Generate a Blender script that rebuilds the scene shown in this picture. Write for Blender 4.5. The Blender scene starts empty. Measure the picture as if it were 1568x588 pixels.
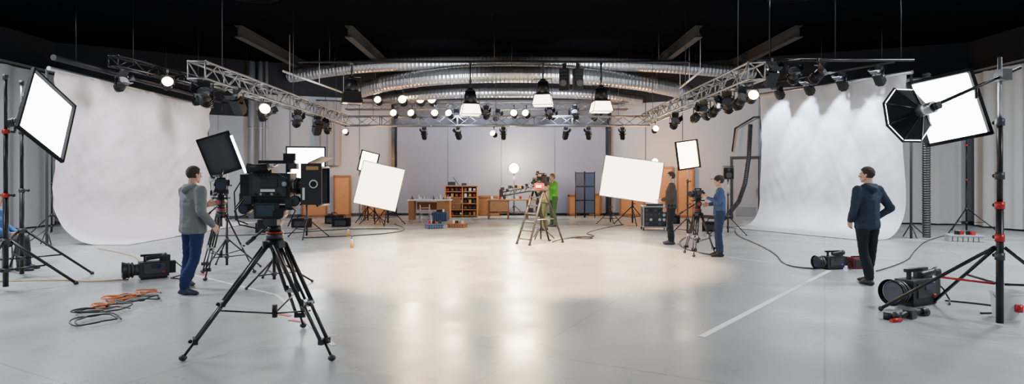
import bpy, bmesh, math, random
from mathutils import Vector, Matrix, Euler, noise
from mathutils.bvhtree import BVHTree
random.seed(7)
SC=bpy.context.scene
COL=SC.collection
R=math.radians
V=Vector

# ------------------------------------------------------------ materials
_M={}
def mat(name,col,rough=.5,metal=0.,emit=None,es=0.,var=.08,nscale=6.,bump=0.,bscale=60.,spec=.5):
    if name in _M: return _M[name]
    m=bpy.data.materials.new(name); m.use_nodes=True
    nt=m.node_tree; N=nt.nodes; L=nt.links
    b=N['Principled BSDF']
    tc=N.new('ShaderNodeTexCoord')
    nz=N.new('ShaderNodeTexNoise'); nz.inputs['Scale'].default_value=nscale; nz.inputs['Detail'].default_value=4
    L.new(tc.outputs['Object'],nz.inputs['Vector'])
    mx=N.new('ShaderNodeMix'); mx.data_type='RGBA'
    c=col
    mx.inputs[6].default_value=(c[0]*(1-var),c[1]*(1-var),c[2]*(1-var),1)
    mx.inputs[7].default_value=(min(1,c[0]*(1+var)),min(1,c[1]*(1+var)),min(1,c[2]*(1+var)),1)
    L.new(nz.outputs['Fac'],mx.inputs[0]); L.new(mx.outputs[2],b.inputs['Base Color'])
    b.inputs['Roughness'].default_value=rough; b.inputs['Metallic'].default_value=metal
    b.inputs['Specular IOR Level'].default_value=spec
    if emit:
        b.inputs['Emission Color'].default_value=(*emit,1); b.inputs['Emission Strength'].default_value=es
    if bump:
        n2=N.new('ShaderNodeTexNoise'); n2.inputs['Scale'].default_value=bscale
        L.new(tc.outputs['Object'],n2.inputs['Vector'])
        bp=N.new('ShaderNodeBump'); bp.inputs['Strength'].default_value=bump; bp.inputs['Distance'].default_value=.02
        L.new(n2.outputs['Fac'],bp.inputs['Height']); L.new(bp.outputs['Normal'],b.inputs['Normal'])
    _M[name]=m
    return m

BLK=mat('black_metal',(.012,.012,.014),.38,.3)
BLK2=mat('black_plastic',(.02,.02,.022),.5)
BLKM=mat('matte_black_fabric',(.012,.012,.014),.9,bump=.2,spec=.2)
DGR=mat('dark_grey_metal',(.06,.062,.07),.45,.5)
SIL=mat('brushed_aluminium',(.5,.51,.53),.32,.9)
TRS=mat('truss_aluminium',(.26,.265,.28),.4,.75)
RED=mat('red_anodised',(.45,.02,.02),.35,.2)
WHT=mat('white_paint',(.75,.75,.75),.5)
GLS=mat('lens_glass',(.02,.025,.05),.05,.0)
ON=mat('lamp_lens_lit',(1,.95,.85),.4,emit=(1,.76,.46),es=24)
ONW=mat('softbox_diffuser_lit',(1,1,1),.7,emit=(.97,.98,1),es=13)
ONWARM=mat('softbox_diffuser_warm',(1,.97,.9),.7,emit=(1,.78,.48),es=14)
REFL=mat('reflector_panel_painted_glow',(.95,.93,.9),.6,emit=(1,.82,.58),es=6.5)  # emission imitates light bouncing off the panels; they are no lamps
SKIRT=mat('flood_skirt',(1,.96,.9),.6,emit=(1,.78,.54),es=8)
OFFL=mat('lamp_lens_off',(.12,.12,.14),.15)
WOOD=mat('oak_wood',(.42,.19,.07),.5,var=.25,nscale=9)
WOODD=mat('dark_wood',(.22,.09,.035),.5,var=.3,nscale=9)
SKIN=mat('skin',(.52,.3,.21),.55)
EYEW=mat('eye_white',(.8,.8,.78),.3)
IRIS=mat('eye_iris',(.05,.03,.02),.2)
LIP=mat('lips',(.42,.17,.14),.5)
HAIRD=mat('hair_dark_brown',(.03,.018,.012),.7,bump=.8,bscale=160)
HAIRG=mat('hair_ginger',(.32,.12,.04),.7,bump=.8,bscale=160)
HAIRK=mat('hair_black',(.012,.01,.01),.6,bump=.8,bscale=160)

# ------------------------------------------------------------ builder
CUBE_V=[(-.5,-.5,-.5),(.5,-.5,-.5),(.5,.5,-.5),(-.5,.5,-.5),(-.5,-.5,.5),(.5,-.5,.5),(.5,.5,.5),(-.5,.5,.5)]
CUBE_F=[(0,3,2,1),(4,5,6,7),(0,1,5,4),(1,2,6,5),(2,3,7,6),(3,0,4,7)]
class B:
    def __init__(s): s.v=[]; s.f=[]; s.fm=[]; s.fs=[]; s.m=[]; s.X=None
    def mi(s,m):
        if m not in s.m: s.m.append(m)
        return s.m.index(m)
    def raw(s,vs,fs,m,M=None,smooth=None):
        n=len(s.v); i=s.mi(m)
        if s.X is not None: M=s.X@M if M is not None else s.X
        s.v+= [tuple(M@V(p)) for p in vs] if M is not None else [tuple(p) for p in vs]
        for k,f in enumerate(fs):
            s.f.append(tuple(n+j for j in f)); s.fm.append(i); s.fs.append(smooth[k] if isinstance(smooth,list) else bool(smooth))
        return s
    def box(s,c,d,m,rot=(0,0,0)):
        M=Matrix.Translation(V(c))@Euler([R(a) for a in rot]).to_matrix().to_4x4()@Matrix.Diagonal((*d,1))
        return s.raw(CUBE_V,CUBE_F,m,M)
    def cyl(s,p,q,r,m,r2=None,seg=12,caps=True):
        p=V(p);q=V(q);d=q-p; L=d.length
        if L<1e-6: return s
        if r2 is None: r2=r
        M=Matrix.Translation(p)@d.to_track_quat('Z','Y').to_matrix().to_4x4()
        cs=[(math.cos(2*math.pi*i/seg),math.sin(2*math.pi*i/seg)) for i in range(seg)]
        vs=[(c*r,n*r,0) for c,n in cs]+[(c*r2,n*r2,L) for c,n in cs]
        fs=[(i,(i+1)%seg,seg+(i+1)%seg,seg+i) for i in range(seg)]; sm=[True]*seg
        if caps: fs+=[tuple(range(seg-1,-1,-1)),tuple(range(seg,2*seg))]; sm+=[False,False]
        return s.raw(vs,fs,m,M,sm)
    def ball(s,c,r,m,seg=12,rot=(0,0,0)):
        if not hasattr(r,'__len__'): r=(r,r,r)
        k=max(6,seg*2//3)
        vs=[(0,0,-1)]
        for j in range(1,k):
            t=-math.pi/2+math.pi*j/k
            vs+=[(math.cos(t)*math.cos(2*math.pi*i/seg),math.cos(t)*math.sin(2*math.pi*i/seg),math.sin(t)) for i in range(seg)]
        vs.append((0,0,1)); top=len(vs)-1; fs=[]
        for i in range(seg):
            fs.append((0,1+(i+1)%seg,1+i))
            for j in range(k-2):
                a=1+j*seg; fs.append((a+i,a+(i+1)%seg,a+seg+(i+1)%seg,a+seg+i))
            a=1+(k-2)*seg; fs.append((a+i,a+(i+1)%seg,top))
        M=Matrix.Translation(V(c))@Euler([R(a) for a in rot]).to_matrix().to_4x4()@Matrix.Diagonal((*r,1))
        return s.raw(vs,fs,m,M,True)
    def tube(s,pts,r,m,seg=8):
        for a,b in zip(pts[:-1],pts[1:]): s.cyl(a,b,r,m,seg=seg)
        for a in pts[1:-1]: s.ball(a,r,m,seg=8)
        return s
    def poly(s,vs,m,smooth=False): return s.raw(vs,[tuple(range(len(vs)))],m,None,smooth)
    def grid(s,fn,nu,nv,m,smooth=True):
        vs=[fn(u/nu,v/nv) for u in range(nu+1) for v in range(nv+1)]; w=nv+1
        return s.raw(vs,[(u*w+v,(u+1)*w+v,(u+1)*w+v+1,u*w+v+1) for u in range(nu) for v in range(nv)],m,None,smooth)
    def add(s,me,M):
        idx=[s.mi(m) for m in me.materials]; n=len(s.v)
        if s.X is not None: M=s.X@M
        s.v+=[tuple(M@v.co) for v in me.vertices]
        for p in me.polygons:
            s.f.append(tuple(n+j for j in p.vertices)); s.fm.append(idx[p.material_index]); s.fs.append(p.use_smooth)
        return s
    def mesh(s,name):
        me=bpy.data.meshes.new(name); me.from_pydata(s.v,[],s.f)
        for m in s.m: me.materials.append(m)
        me.polygons.foreach_set('material_index',s.fm); me.polygons.foreach_set('use_smooth',s.fs); me.update()
        return me
    def obj(s,name,loc=(0,0,0),rz=0,bevel=0,rot=None,scale=1):
        o=bpy.data.objects.new(name,s.mesh(name)); COL.objects.link(o)
        o.location=loc; o.rotation_euler=rot if rot else (0,0,R(rz)); o.scale=(scale,)*3
        if bevel:
            md=o.modifiers.new('bevel','BEVEL'); md.width=bevel; md.segments=2; md.limit_method='ANGLE'; md.angle_limit=R(40)
        return o

def inst(me,name,loc,rz=0,scale=1,rot=None):
    o=bpy.data.objects.new(name,me); COL.objects.link(o); o.location=loc
    o.rotation_euler=rot if rot else (0,0,R(rz)); o.scale=(scale,)*3
    return o

def light(kind,name,loc,power,col,target=None,size=.5,spot=60,blend=.3,parent=None):
    l=bpy.data.lights.new(name,kind); l.energy=power; l.color=col
    if kind=='AREA': l.shape='DISK'; l.size=size
    elif kind=='SPOT': l.spot_size=R(spot); l.spot_blend=blend; l.shadow_soft_size=size
    else: l.shadow_soft_size=size
    o=bpy.data.objects.new(name,l); COL.objects.link(o)
    q=Matrix.Identity(4)
    if target is not None: q=(V(target)-V(loc)).to_track_quat('-Z','Y').to_matrix().to_4x4()
    Mw=Matrix.Translation(V(loc))@q
    if parent:
        o.parent=parent
        PM=Matrix.LocRotScale(parent.location,parent.rotation_euler,parent.scale)
        o.matrix_parent_inverse=PM.inverted()
    o.matrix_basis=Mw
    return o

# ------------------------------------------------------------ people
def hullbm(parts):
    bm=bmesh.new()
    for c,r in parts:
        if not hasattr(r,'__len__'): r=(r,r,r)
        g=bmesh.ops.create_icosphere(bm,subdivisions=2,radius=1)
        bmesh.ops.transform(bm,matrix=Matrix.Translation(V(c))@Matrix.Diagonal((*r,1)),verts=g['verts'])
    res=bmesh.ops.convex_hull(bm,input=bm.verts[:])
    dele=[g for g in res['geom_interior'] if isinstance(g,bmesh.types.BMVert)]
    bmesh.ops.delete(bm,geom=list(set(dele)),context='VERTS')
    loose=[v for v in bm.verts if not v.link_faces]
    bmesh.ops.delete(bm,geom=loose,context='VERTS')
    return bm
def fuse(items,mats,voxel,smooth=3,fold=0.,seed=0):
    """items: (label,parts). one continuous remeshed surface, materials by closest source volume"""
    tot=bmesh.new(); per={}
    for lab,parts in items:
        h=hullbm(parts)
        me=bpy.data.meshes.new('t'); h.to_mesh(me); h.free(); tot.from_mesh(me); per.setdefault(lab,bmesh.new()).from_mesh(me); bpy.data.meshes.remove(me)
    trees={l:BVHTree.FromBMesh(x) for l,x in per.items()}
    for x in per.values(): x.free()
    me=bpy.data.meshes.new('t'); tot.to_mesh(me); tot.free()
    o=bpy.data.objects.new('tmp',me); COL.objects.link(o)
    md=o.modifiers.new('r','REMESH'); md.mode='VOXEL'; md.voxel_size=voxel
    if smooth: ms=o.modifiers.new('s','SMOOTH'); ms.iterations=smooth; ms.factor=.5
    dg=bpy.context.evaluated_depsgraph_get(); dg.update()
    out=bpy.data.meshes.new_from_object(o.evaluated_get(dg)); bpy.data.objects.remove(o)
    labs=list(mats.keys()); out.materials.clear()
    for l in labs: out.materials.append(mats[l])
    for p in out.polygons:
        best=1e9;bi=0
        if len(trees)>1:
            for l,t in trees.items():
                d=t.find_nearest(p.center)[3]
                if d<best: best=d;bi=labs.index(l)
        p.material_index=bi; p.use_smooth=True
    if fold:
        for v in out.vertices:
            n=noise.noise(v.co*11+V((seed,0,0)))*fold+noise.noise(V((v.co.x*8,v.co.y*8,v.co.z*26+seed)))*fold*.7
            v.co+=v.normal*n
    return out
def handmesh(curl,side):
    """fingers along -Z, palm faces +Y, thumb on +X*side"""
    it=[('s',[((-.028,0,-.02),(.012,.012,.014)),((.028,0,-.02),(.014,.014,.014)),((-.033,0,-.085),(.01,.01,.012)),((.033,0,-.085),(.01,.01,.012))]),
        ('s',[((0,0,.015),.024),((0,0,-.02),(.028,.016,.015))])]
    for i,(x,l) in enumerate(((.032,.07),(.011,.08),(-.011,.075),(-.032,.058))):
        p=V((x,0,-.088)); a=R(curl*.5)
        for k,f in enumerate((.45,.3,.25)):
            q=p+V((x*.1,math.sin(a),-math.cos(a)))*(l*f); it.append(('s',[(p,.0086-.0008*k),(q,.0078-.0008*k)])); p=q; a+=R(curl)
    p=V((.03,.004,-.03)); q=V((.055,.016,-.06)); r=V((.06,.028,-.09)); it+= [('s',[(p,.013),(q,.0105)]),('s',[(q,.0105),(r,.0085)])]
    it=[(l,[((c[0]*side,c[1],c[2]),rr) for c,rr in ps]) for l,ps in it]
    return fuse(it,{'s':SKIN},.0042,1)
_hands={}
def hand(curl,side):
    if (curl,side) not in _hands: _hands[(curl,side)]=handmesh(curl,side)
    return _hands[(curl,side)]
_head=None
def headmesh():
    global _head
    if _head: return _head
    it=[('s',[((0,-.012,.032),(.074,.092,.09))]),
        ('s',[((0,.03,.005),(.06,.058,.07)),((0,.058,-.094),(.022,.02,.018)),((.046,.005,-.055),.02),((-.046,.005,-.055),.02),((.03,.045,-.085),.016),((-.03,.045,-.085),.016)]),
        ('s',[((0,.088,.018),.007),((0,.104,-.022),.010)]),('s',[((.012,.092,-.028),.007),((-.012,.092,-.028),.007)]),
        ('s',[((.014,.084,.03),.009),((.045,.07,.026),.009)]),('s',[((-.014,.084,.03),.009),((-.045,.07,.026),.009)]),
        ('s',[((.042,.066,-.02),.015)]),('s',[((-.042,.066,-.02),.015)]),
        ('l',[((.02,.079,-.055),.006),((0,.086,-.054),.008),((-.02,.079,-.055),.006)]),
        ('s',[((.078,-.008,.005),(.008,.018,.022)),((.074,-.002,-.025),(.006,.008,.01))]),('s',[((-.078,-.008,.005),(.008,.018,.022)),((-.074,-.002,-.025),(.006,.008,.01))]),
        ('s',[((0,-.02,-.03),.056),((0,-.035,-.17),.06)])]
    me=fuse(it,{'s':SKIN,'l':LIP},.0055,2)
    b=B(); b.add(me,Matrix.Identity(4))
    for s in (1,-1): b.ball((s*.03,.078,.006),(.0135,.011,.009),EYEW,12); b.ball((s*.03,.086,.006),(.006,.005,.006),IRIS,8); b.cyl((s*.018,.096,.031),(s*.044,.084,.031),.004,HAIRD,seg=6)
    _head=b.mesh('head'); return _head
def hairmesh(m,style):
    bm=bmesh.new(); g=bmesh.ops.create_icosphere(bm,subdivisions=4,radius=1)
    for v in g['verts']:
        d=v.co.normalized(); v.co=V((d.x*.083,d.y*.101-.014,d.z*.1+.036))+d*.006*noise.noise(d*9)
    dele=[]
    for v in bm.verts:
        x,y,z=v.co
        lim=-.055
        if y>-.02: lim=-.055+(y+.02)*1.5
        if y>.045: lim=.07
        if z<lim: dele.append(v)
    bmesh.ops.delete(bm,geom=dele,context='VERTS')
    for f in bm.faces: f.smooth=True
    me=bpy.data.meshes.new('hair'); bm.to_mesh(me); bm.free(); me.materials.append(m)
    b=B(); b.add(me,Matrix.Identity(4))
    if style=='cap':
        b.ball((0,-.008,.055),(.09,.108,.088),m,20)
        b.box((0,.13,.055),(.14,.1,.01),m,(-8,0,0))
    return b.mesh('hair')
def person(name,loc,yaw,h,top,pants,shoes,hair,pose={},hood=False,hem=.86,style='',headyaw=0,headpitch=0,curl=18,seed=0,sleeve=True,thick=1.0,handdir={}):
    J=dict(ankL=(-.11,0,.085),ankR=(.11,0,.085),kneeL=(-.105,.03,.49),kneeR=(.105,.03,.49),hipL=(-.09,0,.91),hipR=(.09,0,.91),
      pel=(0,0,.97),chest=(0,0,1.27),neck=(0,-.012,1.47),head=(0,.015,1.632),shL=(-.175,-.01,1.405),shR=(.175,-.01,1.405),
      elL=(-.235,-.04,1.13),elR=(.235,-.04,1.13),wrL=(-.235,.06,.88),wrR=(.235,.06,.88),footL=0,footR=0)
    J.update(pose)
    g=lambda k:V(J[k]); T=thick
    pel,ch,nk=g('pel'),g('chest'),g('neck')
    it=[]
    it.append(('p',[(g('hipL')+V((0,0,.03)),(.1,.115,.11)),(g('hipR')+V((0,0,.03)),(.1,.115,.11))]))
    upv=(ch-pel).normalized(); hemv=pel+upv*(hem-.97)
    it.append(('t',[(hemv+upv*.03,(.178*T,.138*T,.035)),(pel+upv*.08,(.17*T,.132*T,.06))]))
    it.append(('t',[(pel+upv*.05,(.165*T,.128*T,.06)),(ch,(.178*T,.13*T,.12))]))
    it.append(('t',[(ch,(.175*T,.128*T,.12)),(g('shL')*.85+ch*.15+V((0,0,-.01)),.075*T),(g('shR')*.85+ch*.15+V((0,0,-.01)),.075*T)]))
    it.append(('t',[(g('shL')*.72+nk*.28,.055),(g('shR')*.72+nk*.28,.055),(nk+V((0,-.005,-.0)),(.072,.07,.035))]))
    it.append(('s',[(nk,.056),(g('head')+V((0,-.02,-.05)),.05)]))
    if hood: it.append(('t',[(nk+V((.075,-.055,-.0)),.045),(nk+V((-.075,-.055,-.0)),.045),(nk+V((0,-.115,-.05)),.05)])); it.append(('t',[(nk+V((.07,.03,.0)),.03),(nk+V((.07,-.05,.01)),.035)])); it.append(('t',[(nk+V((-.07,.03,.0)),.03),(nk+V((-.07,-.05,.01)),.035)]))
    for s in 'LR':
        sh,el,wr=g('sh'+s),g('el'+s),g('wr'+s)
        it.append(('t',[(sh,.072*T),(el,.054*T)]))
        if sleeve: it.append(('t',[(el,.054*T),(wr.lerp(el,.06),.042*T)])); it.append(('s',[(wr,.028),(wr.lerp(el,.2),.03)]))
        else: it.append(('s',[(el,.043),(wr,.028)]))
        hp,kn,an=g('hip'+s),g('knee'+s),g('ank'+s)
        it.append(('p',[(hp,(.098,.108,.1)),(kn,.068)])); it.append(('p',[(kn,.068),(an+V((0,-.01,.14)),.058),(an+V((0,-.0,.02)),(.06,.066,.03))]))
        fa=R(J['foot'+s]); f=V((math.sin(fa),math.cos(fa),0)); base=V((an.x,an.y,an.z-.085))
        it.append(('f',[(base+f*-.05+V((0,0,.042)),(.038,.038,.042)),(base+f*.08+V((0,0,.036)),(.044,.044,.036)),(base+f*.16+V((0,0,.026)),(.038,.038,.026)),(base+V((0,0,.075)),.042)]))
    body=fuse(it,{'t':top,'p':pants,'s':SKIN,'f':shoes},.0125,3,.0075,seed)
    b=B(); b.add(body,Matrix.Identity(4))
    Hm=Matrix.Translation(g('head'))@Euler((R(headpitch),0,R(headyaw))).to_matrix().to_4x4()
    b.add(headmesh(),Hm); b.add(hairmesh(hair,style),Hm)
    for s,sd in (('L',1),('R',-1)):
        wr,el=g('wr'+s),g('el'+s); d=(wr-el).normalized()
        if s in handdir: d=V(handdir[s]).normalized()
        z=-d
        fwd=V((0,1,0)) if abs(d.y)<.8 else V((0,0,1))
        x=(fwd-z*fwd.dot(z)).normalized()*1; y=z.cross(x)
        if y.dot(V((sd,0,0)))<0: x=-x; y=z.cross(x); flip=-1
        else: flip=1
        Mh=Matrix((( x.x,y.x,z.x,wr.x),(x.y,y.y,z.y,wr.y),(x.z,y.z,z.z,wr.z),(0,0,0,1)))
        b.add(hand(curl,flip),Mh)
    return b.obj(name,loc,yaw,scale=h/1.757)
def cloth(n,c): return mat(n,c,.9,bump=.25,bscale=90,var=.15,nscale=12,spec=.3)
JEANB=cloth('jeans_blue',(.012,.022,.085)); JEAND=cloth('trousers_navy',(.01,.012,.02)); SHD=mat('shoe_dark',(.02,.02,.045),.6)
person('man_in_grey_hoodie',(-4.5,8.3,0),-28,1.76,cloth('hoodie_grey',(.15,.165,.17)),JEANB,SHD,HAIRD,
  pose=dict(ankL=(-.33,.1,.085),kneeL=(-.23,.07,.47),ankR=(.17,-.24,.085),kneeR=(.16,-.08,.475),hipL=(-.09,0,.885),hipR=(.09,0,.885),elR=(.275,-.07,1.13),wrR=(.28,.1,.93),elL=(-.25,.08,1.15),wrL=(-.12,.28,1.2),footL=-20,footR=60),hood=True,hem=.8,headyaw=-5,seed=1,thick=1.2)
person('man_in_navy_hoodie',(5.35,8.85,0),12,1.76,cloth('hoodie_navy',(.022,.032,.055)),JEAND,mat('shoe_black',(.01,.01,.01),.5),HAIRD,
  pose=dict(ankL=(-.06,-.1,.085),kneeL=(-.085,-.01,.49),ankR=(.09,.08,.085),elR=(.34,-.08,1.14),wrR=(.2,.06,.98),elL=(-.29,-.06,1.12),wrL=(-.21,.1,.95),footL=5,footR=-5),hood=True,hem=.82,headyaw=35,seed=5,thick=1.12,handdir={'L':(.3,.4,-.9),'R':(-.4,.4,-.85)})
person('man_in_dark_jacket',(3.82,14.1,0),80,1.74,cloth('jacket_charcoal',(.05,.045,.045)),JEAND,SHD,HAIRD,
  pose=dict(elL=(-.24,.02,1.14),wrL=(-.16,.22,1.08),elR=(.24,-.05,1.13),wrR=(.22,.08,.9),footL=5),hem=.86,seed=7,thick=1.08)
person('man_in_denim_shirt_and_cap',(4.22,11.95,0),78,1.64,cloth('denim_shirt',(.045,.08,.17)),cloth('jeans_mid',(.02,.035,.08)),mat('boots_black',(.01,.01,.01),.5),HAIRK,
  pose=dict(elL=(-.25,.05,1.18),wrL=(-.14,.27,1.28),elR=(.24,-.03,1.15),wrR=(.18,.2,1.12)),hem=.88,style='cap',seed=9)
person('man_in_green_shirt',(1.36,19.2,0),110,1.74,cloth('shirt_green',(.1,.38,.03)),cloth('trousers_green',(.04,.1,.04)),SHD,HAIRG,
  pose=dict(elL=(-.25,.1,1.25),wrL=(-.15,.32,1.35),elR=(.25,.08,1.22),wrR=(.15,.3,1.3),head=(0,.06,1.62)),seed=11)
person('man_in_tan_shirt',(.98,17.8,0),60,1.66,cloth('shirt_tan',(.3,.2,.1)),cloth('trousers_olive',(.12,.14,.07)),SHD,HAIRG,
  pose=dict(elL=(-.25,.1,1.25),wrL=(-.12,.3,1.3),elR=(.25,.12,1.25),wrR=(.12,.3,1.32),head=(0,.08,1.6)),headpitch=-15,seed=13)
person('seated_man_in_blue_shirt',(-8.84,10.0,0),-70,1.72,cloth('shirt_blue',(.05,.15,.4)),cloth('trousers_charcoal',(.04,.04,.045)),SHD,HAIRK,
  pose=dict(pel=(0,0,.58),chest=(0,.03,.88),neck=(0,.02,1.08),head=(0,.05,1.242),shL=(-.175,.02,1.015),shR=(.175,.02,1.015),hipL=(-.09,0,.54),hipR=(.09,0,.54),kneeL=(-.13,.42,.54),kneeR=(.13,.42,.54),ankL=(-.13,.45,.085),ankR=(.13,.45,.085),elL=(-.24,.08,.78),elR=(.24,.08,.78),wrL=(-.15,.3,.66),wrR=(.15,.3,.66)),hem=.9,seed=15)
b=B(); b.box((0,0,.415),(.42,.42,.03),BLKM); b.box((0,-.2,.75),(.42,.03,.2),BLKM)
for s in (-1,1): b.cyl((s*.2,-.2,0),(s*.2,-.2,.85),.014,SIL); b.cyl((s*.2,.2,0),(s*.2,.2,.42),.014,SIL); b.cyl((s*.2,-.2,.2),(s*.2,.2,.2),.01,SIL)
b.obj('folding_chair',(-8.84,10.0,0),-70)

# ------------------------------------------------------------ room
def floor_mat():
    m=bpy.data.materials.new('epoxy_floor'); m.use_nodes=True; nt=m.node_tree;N=nt.nodes;L=nt.links;b=N['Principled BSDF']
    tc=N.new('ShaderNodeTexCoord')
    n1=N.new('ShaderNodeTexNoise'); n1.inputs['Scale'].default_value=.35; n1.inputs['Detail'].default_value=6
    n2=N.new('ShaderNodeTexNoise'); n2.inputs['Scale'].default_value=1.0; n2.inputs['Detail'].default_value=6
    br=N.new('ShaderNodeTexBrick'); br.inputs['Scale'].default_value=1; br.inputs['Brick Width'].default_value=2.4; br.inputs['Row Height'].default_value=2.4
    br.inputs['Mortar Size'].default_value=.009; br.offset=0; br.inputs['Color1'].default_value=(1,1,1,1);br.inputs['Color2'].default_value=(.95,.95,.95,1);br.inputs['Mortar'].default_value=(.6,.6,.6,1)
    mp=N.new('ShaderNodeMapping'); mp.inputs['Rotation'].default_value=(0,0,R(28))
    L.new(tc.outputs['Object'],mp.inputs['Vector']); L.new(mp.outputs['Vector'],br.inputs['Vector'])
    for n in (n1,n2): L.new(tc.outputs['Object'],n.inputs['Vector'])
    cr=N.new('ShaderNodeValToRGB'); cr.color_ramp.elements[0].position=.3; cr.color_ramp.elements[1].position=.7
    cr.color_ramp.elements[0].color=(.31,.34,.355,1); cr.color_ramp.elements[1].color=(.4,.425,.435,1)
    L.new(n1.outputs['Fac'],cr.inputs['Fac'])
    mx=N.new('ShaderNodeMix'); mx.data_type='RGBA'; mx.blend_type='MULTIPLY'; mx.inputs[0].default_value=1
    L.new(cr.outputs['Color'],mx.inputs[6]); L.new(br.outputs['Color'],mx.inputs[7])
    L.new(mx.outputs[2],b.inputs['Base Color'])
    mr=N.new('ShaderNodeMapRange'); mr.inputs['From Min'].default_value=.3; mr.inputs['From Max'].default_value=.7; mr.inputs['To Min'].default_value=.2; mr.inputs['To Max'].default_value=.4
    L.new(n2.outputs['Fac'],mr.inputs['Value']); L.new(mr.outputs['Result'],b.inputs['Roughness'])
    bp=N.new('ShaderNodeBump'); bp.inputs['Strength'].default_value=.08; bp.inputs['Distance'].default_value=.04
    L.new(n2.outputs['Fac'],bp.inputs['Height']); L.new(bp.outputs['Normal'],b.inputs['Normal'])
    return m
FLOOR=floor_mat()
WALLG=mat('wall_grey_paint',(.4,.415,.44),.7,nscale=.8,var=.06)
WALLB=mat('wall_lavender_grey',(.235,.235,.3),.7,nscale=.5,var=.08)
WALLD=mat('wall_dark_upper',(.03,.032,.038),.9,spec=.1)
CEIL=mat('ceiling_black',(.004,.0045,.006),1,spec=0)

b=B(); b.box((0,11,-.1),(33,32,.2),FLOOR); b.obj('floor')
b=B(); b.box((0,11,6.3),(33,32,.2),CEIL); b.obj('ceiling')
def wall(name,p,q,zs,m1,m2):
    p=V((*p,0));q=V((*q,0)); d=(q-p).normalized(); n=V((-d.y,d.x,0)); 
    c=V((0,11,0)); 
    if n.dot(c-(p+q)/2)>0: n=-n
    mid=(p+q)/2+n*.1; ang=math.degrees(math.atan2(d.y,d.x)); L=(q-p).length+.1
    b=B(); b.box((mid.x,mid.y,zs/2),(L,.2,zs),m1,(0,0,ang)); b.box((mid.x,mid.y,(zs+6.2)/2),(L,.2,6.2-zs),m2,(0,0,ang))
    k=int(L/1.25)
    for i in range(1,k):
        c=p.lerp(q,i/k)-n*.012; b.box((c.x,c.y,zs/2),(.025,.024,zs),DGR if 'rear' in name else m1,(0,0,ang))
    b.obj(name)
    b=B(); mm=(p+q)/2-n*.01; b.box((mm.x,mm.y,.06),(L-.15,.02,.12),DGR,(0,0,ang)); b.obj('baseboard_'+name[5:])
P=[(-15.5,-4),(-15.5,20),(-10.2,23.2),(-5.1,25),(4.2,25),(8.2,23),(15.5,20),(15.5,-4)]
wall('wall_left',P[0],P[1],5.2,WALLG,WALLD)
wall('wall_left_corner',P[1],P[2],4.0,WALLG,WALLD)
wall('wall_left_rear',P[2],P[3],4.9,WALLG,WALLD)
wall('wall_back',P[3],P[4],4.9,mat('wall_back_upper',(.16,.165,.19),.8),WALLD)
wall('wall_right_rear',P[4],P[5],4.7,WALLG,WALLD)
wall('wall_right_corner',P[5],P[6],5.0,WALLG,WALLD)
wall('wall_right',P[6],P[7],5.2,WALLG,WALLD)
wall('wall_front',P[7],P[0],5.2,WALLG,WALLD)
b=B(); b.box((-.45,24.85,1.92),(8.8,.1,3.64),WALLB)
for x in (-2.7,-.45,1.8): b.box((x,24.795,1.92),(.012,.01,3.64),DGR)
b.box((-.45,24.82,3.78),(8.8,.14,.08),BLK); b.obj('painted_backdrop_flat')
for x,n in((-5.0,1),(4.1,2)):
    b=B(); b.box((x,24.75,3.05),(.14,.14,6.1),BLK); b.box((x,24.75,.03),(.3,.3,.06),BLK)
    for z in (1.2,2.4,3.6,4.8): b.box((x,24.75,z),(.18,.18,.05),DGR)
    b.obj('steel_column')
b=B()
for dx,r in ((0,.13),(.34,.09),(.58,.06)):
    b.cyl((dx,-dx*.0,0),(dx,0,6.1),r,mat('pipe_grey',(.3,.3,.31),.5,.3))
    for z in (.5,2,3.5,5): b.cyl((dx,0,z),(dx,0,z+.05),r*1.25,SIL)
b.obj('wall_service_pipes',(-10.1,22.8,0))
def onwall(p,q,t,off):
    p=V((*p,0));q=V((*q,0));d=(q-p).normalized(); n=V((-d.y,d.x,0))
    if n.dot(V((0,11,0))-(p+q)/2)<0:n=-n
    c=p+(q-p)*t+n*off
    return c,math.degrees(math.atan2(d.y,d.x))
FOLD=mat('acoustic_drape_grey',(.26,.265,.28),.95)
def drape(name,p,q,z0,z1,amp,wl,m,n=None,sag=0):
    p=V(p);q=V(q);L=(q-p).length; d=(q-p)/L; nn=V((-d.y,d.x))
    nu=int(L/wl*10)
    def fn(u,v):
        ph=u*L/wl*2*math.pi
        a=amp*(1-.35*v)*(math.sin(ph+1.3*math.sin(u*L*1.7))+.4*math.sin(2.3*ph+1))
        c=p+d*(u*L)+nn*a
        return (c.x,c.y,z0+(z1-z0)*v-sag*v*abs(math.sin(u*L/wl/3)))
    b=B(); b.grid(fn,nu,14,m)
    b.cyl((p.x,p.y,z1+.02),(q.x,q.y,z1+.02),.03,DGR)
    return b.obj(name)
drape('acoustic_curtain',(-7.9,23.7),(-7.0,24.0),2.1,4.7,.06,.3,FOLD)
def panel(name,c,ang,w,h,m,z=0):
    b=B(); b.box((0,0,h/2),(w,.06,h),m)
    for s in (-1,1): b.box((s*(w/2-.04),-.04,h/2),(.07,.03,h),WOODD)
    for zz in (.06,h-.05): b.box((0,-.04,zz),(w,.03,.08),WOODD)
    return b.obj(name,(c.x,c.y,z),ang,bevel=.004)
for t,w,h in ((.42,1.0,2.05),(.62,.7,1.7),(.86,1.0,1.9)):
    c,a=onwall(P[2],P[3],t,.18); panel('wooden_scenery_flat',c,a,w,h,WOOD)
for t,w,h in ((.22,1.1,1.9),(.48,1.0,2.05),(.7,.7,2.0)):
    c,a=onwall(P[4],P[5],t,.18); panel('wooden_scenery_flat',c,a,w,h,WOOD)
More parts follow.
